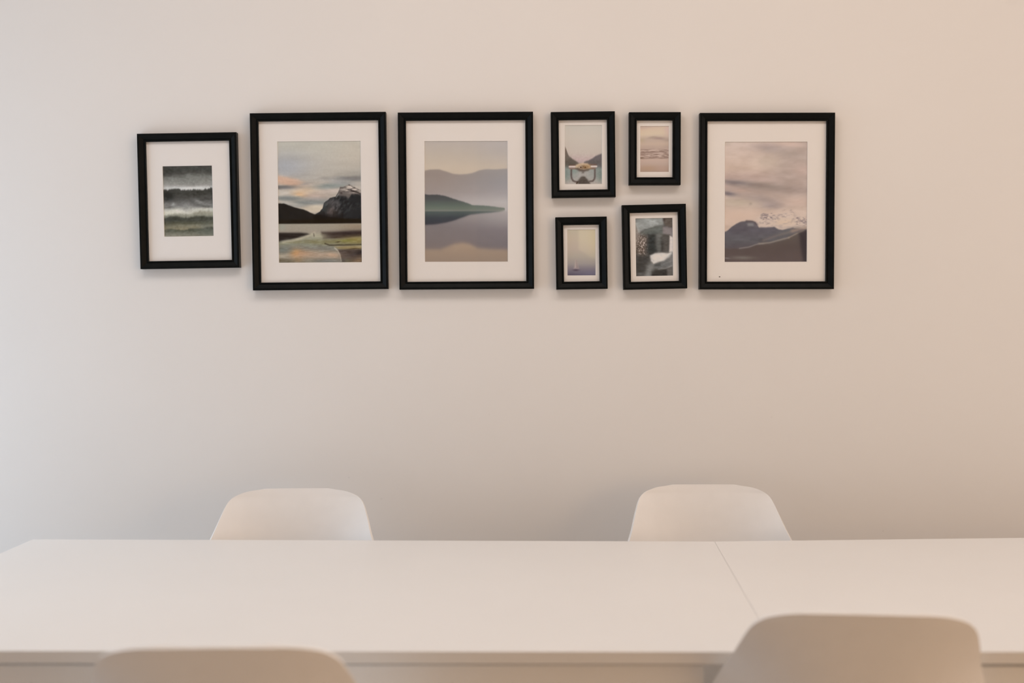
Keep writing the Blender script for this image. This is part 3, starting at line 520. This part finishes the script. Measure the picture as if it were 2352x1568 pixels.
def shell_bm():
    # rows: y, z of the centre line, half width, how far the sides curl towards the sitter
    rows = [(-.2500, .8240, .074, .004), (-.2492, .8205, .107, .010), (-.2470, .8125, .134, .017), (-.2445, .8030, .147, .021), (-.2390, .7850, .1575, .028),
            (-.2290, .7500, .168, .042), (-.2165, .7100, .1785, .060), (-.1980, .6550, .198, .078), (-.172, .580, .221, .105),
            (-.135, .505, .228, .120), (-.080, .452, .212, .105), (-.01, .430, .205, .080), (.07, .426, .204, .055), (.145, .434, .200, .038), (.19, .440, .188, .026),
            (.212, .437, .165, .016), (.224, .428, .13, .008)]
    rs = catmull(rows, 3); NU = 29; bm = new(); grid = []
    for i, r in enumerate(rs):
        a = rs[max(i - 1, 0)]; b = rs[min(i + 1, len(rs) - 1)]
        t = Vector((0, b[0] - a[0], b[1] - a[1])).normalized(); nrm = Vector((0, -t.z, t.y))   # towards the sitter
        if nrm.y < 0 and nrm.z < 0: nrm = -nrm
        line = []
        for k in range(NU):
            u = -1 + 2 * k / (NU - 1); u = math.sin(u * math.pi / 2) * .35 + u * .65
            drop = .0048 * min(1.3, (r[2] * u / .127) ** 2) * max(0, 1 - (.824 - r[1]) / .12)      # crown of the top edge
            line.append(bm.verts.new(Vector((r[2] * u, r[0], r[1] - drop)) + nrm * r[3] * abs(u) ** 2.3))
        grid.append(line)
    for i in range(len(grid) - 1):
        for k in range(NU - 1):
            bm.faces.new((grid[i][k], grid[i][k + 1], grid[i + 1][k + 1], grid[i + 1][k]))
    bmesh.ops.recalc_face_normals(bm, faces=bm.faces)
    return bm

CH = 'shell chairs around the tables'
proto = empty('shell_chair', (0, 0, 0))
s = obj('seat_shell', shell_bm(), M_shell, proto, True)
m = s.modifiers.new('thickness', 'SOLIDIFY'); m.thickness = .0065; m.offset = 0
m = s.modifiers.new('round', 'BEVEL'); m.width = .0022; m.segments = 2; m.limit_method = 'ANGLE'; m.angle_limit = R(50)
m = s.modifiers.new('smooth', 'SUBSURF'); m.levels = 1; m.render_levels = 1
LEGS = [((-.12, .11, .414), (-.205, .205, 0)), ((.12, .11, .414), (.205, .205, 0)), ((-.11, -.06, .43), (-.205, -.205, 0)), ((.11, -.06, .43), (.205, -.205, 0))]
for a, b in LEGS: obj('leg', tube(new(), b, a, .010, .015), M_wood, proto, True)
bm = new()
def at(l, z):
    a, b = Vector(l[0]), Vector(l[1]); return b + (a - b) * (z / a.z)
for i, j in ((0, 3), (1, 2), (0, 1), (2, 3)): tube(bm, at(LEGS[i], .30), at(LEGS[j], .20), .004, .004, 8)
obj('brace', bm, M_dark, proto)
def place(o, loc, rz, label):
    o.location = loc; o.rotation_euler = (0, 0, rz); tag(o, label, 'chair', CH)
def copy_tree(o):
    c = o.copy(); COL.objects.link(c)
    for ch in list(o.children):
        k = ch.copy(); COL.objects.link(k); k.parent = c
    return c
CHAIRS = [(-.4850, 2.350, 182.3, 'white shell chair behind the long table, below the mountain lake picture'),
          (.4500, 2.407, 180, 'white shell chair beyond the table seam, below the cloudy mountain ridge picture'),
          (-.3770, 1.638, 1.5, 'near shell chair seen from behind with greyish shaded back, overlapping the long table front edge'),
          (.5080, 1.788, -4.5, 'near shell chair seen from behind with warm tan back, tallest in the foreground')]
for i, (x, y, rz, lb) in enumerate(CHAIRS):
    o = proto if i == 0 else copy_tree(proto)
    place(o, (x, y, 0), R(rz), lb)

# ------------------------------------------------------------------ light
def area(name, loc, rot, sx, sy, power, col, spread=180):
    l = bpy.data.lights.new(name, 'AREA'); l.shape = 'RECTANGLE'; l.size = sx; l.size_y = sy; l.energy = power; l.color = col; l.spread = R(spread)
    o = bpy.data.objects.new(name, l); COL.objects.link(o); o.location = loc; o.rotation_euler = rot
    return o
WARM = (1.0, .88, .80)
area('ceiling_lamp_light', (.4, 1.7, ZC - .02), (0, 0, 0), 2.1, .4, 12.4, WARM)
area('ceiling_lamp_light', (-.9, 1.35, ZC - .02), (0, 0, 0), .8, .5, 6.8, (1.0, .91, .86))
area('ceiling_lamp_light', (2.3, 1.6, ZC - .02), (0, 0, 0), .6, .6, 5.1, WARM)
area('wall_fill_light', (XR - .05, 1.6, 1.3), (0, R(90), 0), 1.6, 1.0, 11, WARM)  # unseen warm fill added to brighten the right side
area('side_fill_light', (XR - .1, -.6, 1.2), (0, R(90), 0), 1.6, 1.6, 26.5, (1.0, .65, .35))  # large unseen fill, added mainly to warm the near chair backs
COOL = (.66, .83, 1.0)
area('window_daylight', (XL - .05, 2.05, .8), (0, -R(90), 0), 1.0, .9, 5.8, COOL)
area('window_daylight', (XL - .05, 2.42, .8), (0, -R(90), 0), 1.1, .22, 5.0, COOL)
area('window_daylight', (XL - .05, 2.05, 1.85), (0, -R(90), 0), 1.1, .9, 4.9, COOL)
area('window_daylight', (XL - .05, .85, .8), (0, -R(90), 0), 1.0, 1.4, 2.6, COOL)
w = bpy.data.worlds.new('World'); sc.world = w; w.use_nodes = True
bg = w.node_tree.nodes['Background']; bg.inputs['Color'].default_value = (1, .9, .82, 1); bg.inputs['Strength'].default_value = .2

# ------------------------------------------------------------------ camera
cam = bpy.data.cameras.new('camera'); co = bpy.data.objects.new('camera', cam); COL.objects.link(co); sc.camera = co
co.location = (0, 0, 1.247); co.rotation_euler = (R(90 - 1.85), 0, 0)
cam.sensor_width = 36; cam.lens = 2600 / 2352 * 36; cam.clip_start = .05
cam.dof.use_dof = True; cam.dof.focus_distance = 2.72; cam.dof.aperture_fstop = 2.0

vs = sc.view_settings
vs.view_transform = 'Standard'; vs.look = 'None'; vs.exposure = 0.0; vs.gamma = 1; vs.use_curve_mapping = False
sc.cycles.use_denoising = True; sc.cycles.denoising_input_passes = 'RGB_ALBEDO_NORMAL'; sc.cycles.denoising_prefilter = 'ACCURATE'
sc.cycles.use_adaptive_sampling = True; sc.cycles.adaptive_threshold = .03; sc.cycles.adaptive_min_samples = 20
sc.cycles.max_bounces = 8; sc.cycles.diffuse_bounces = 5; sc.cycles.transparent_max_bounces = 16
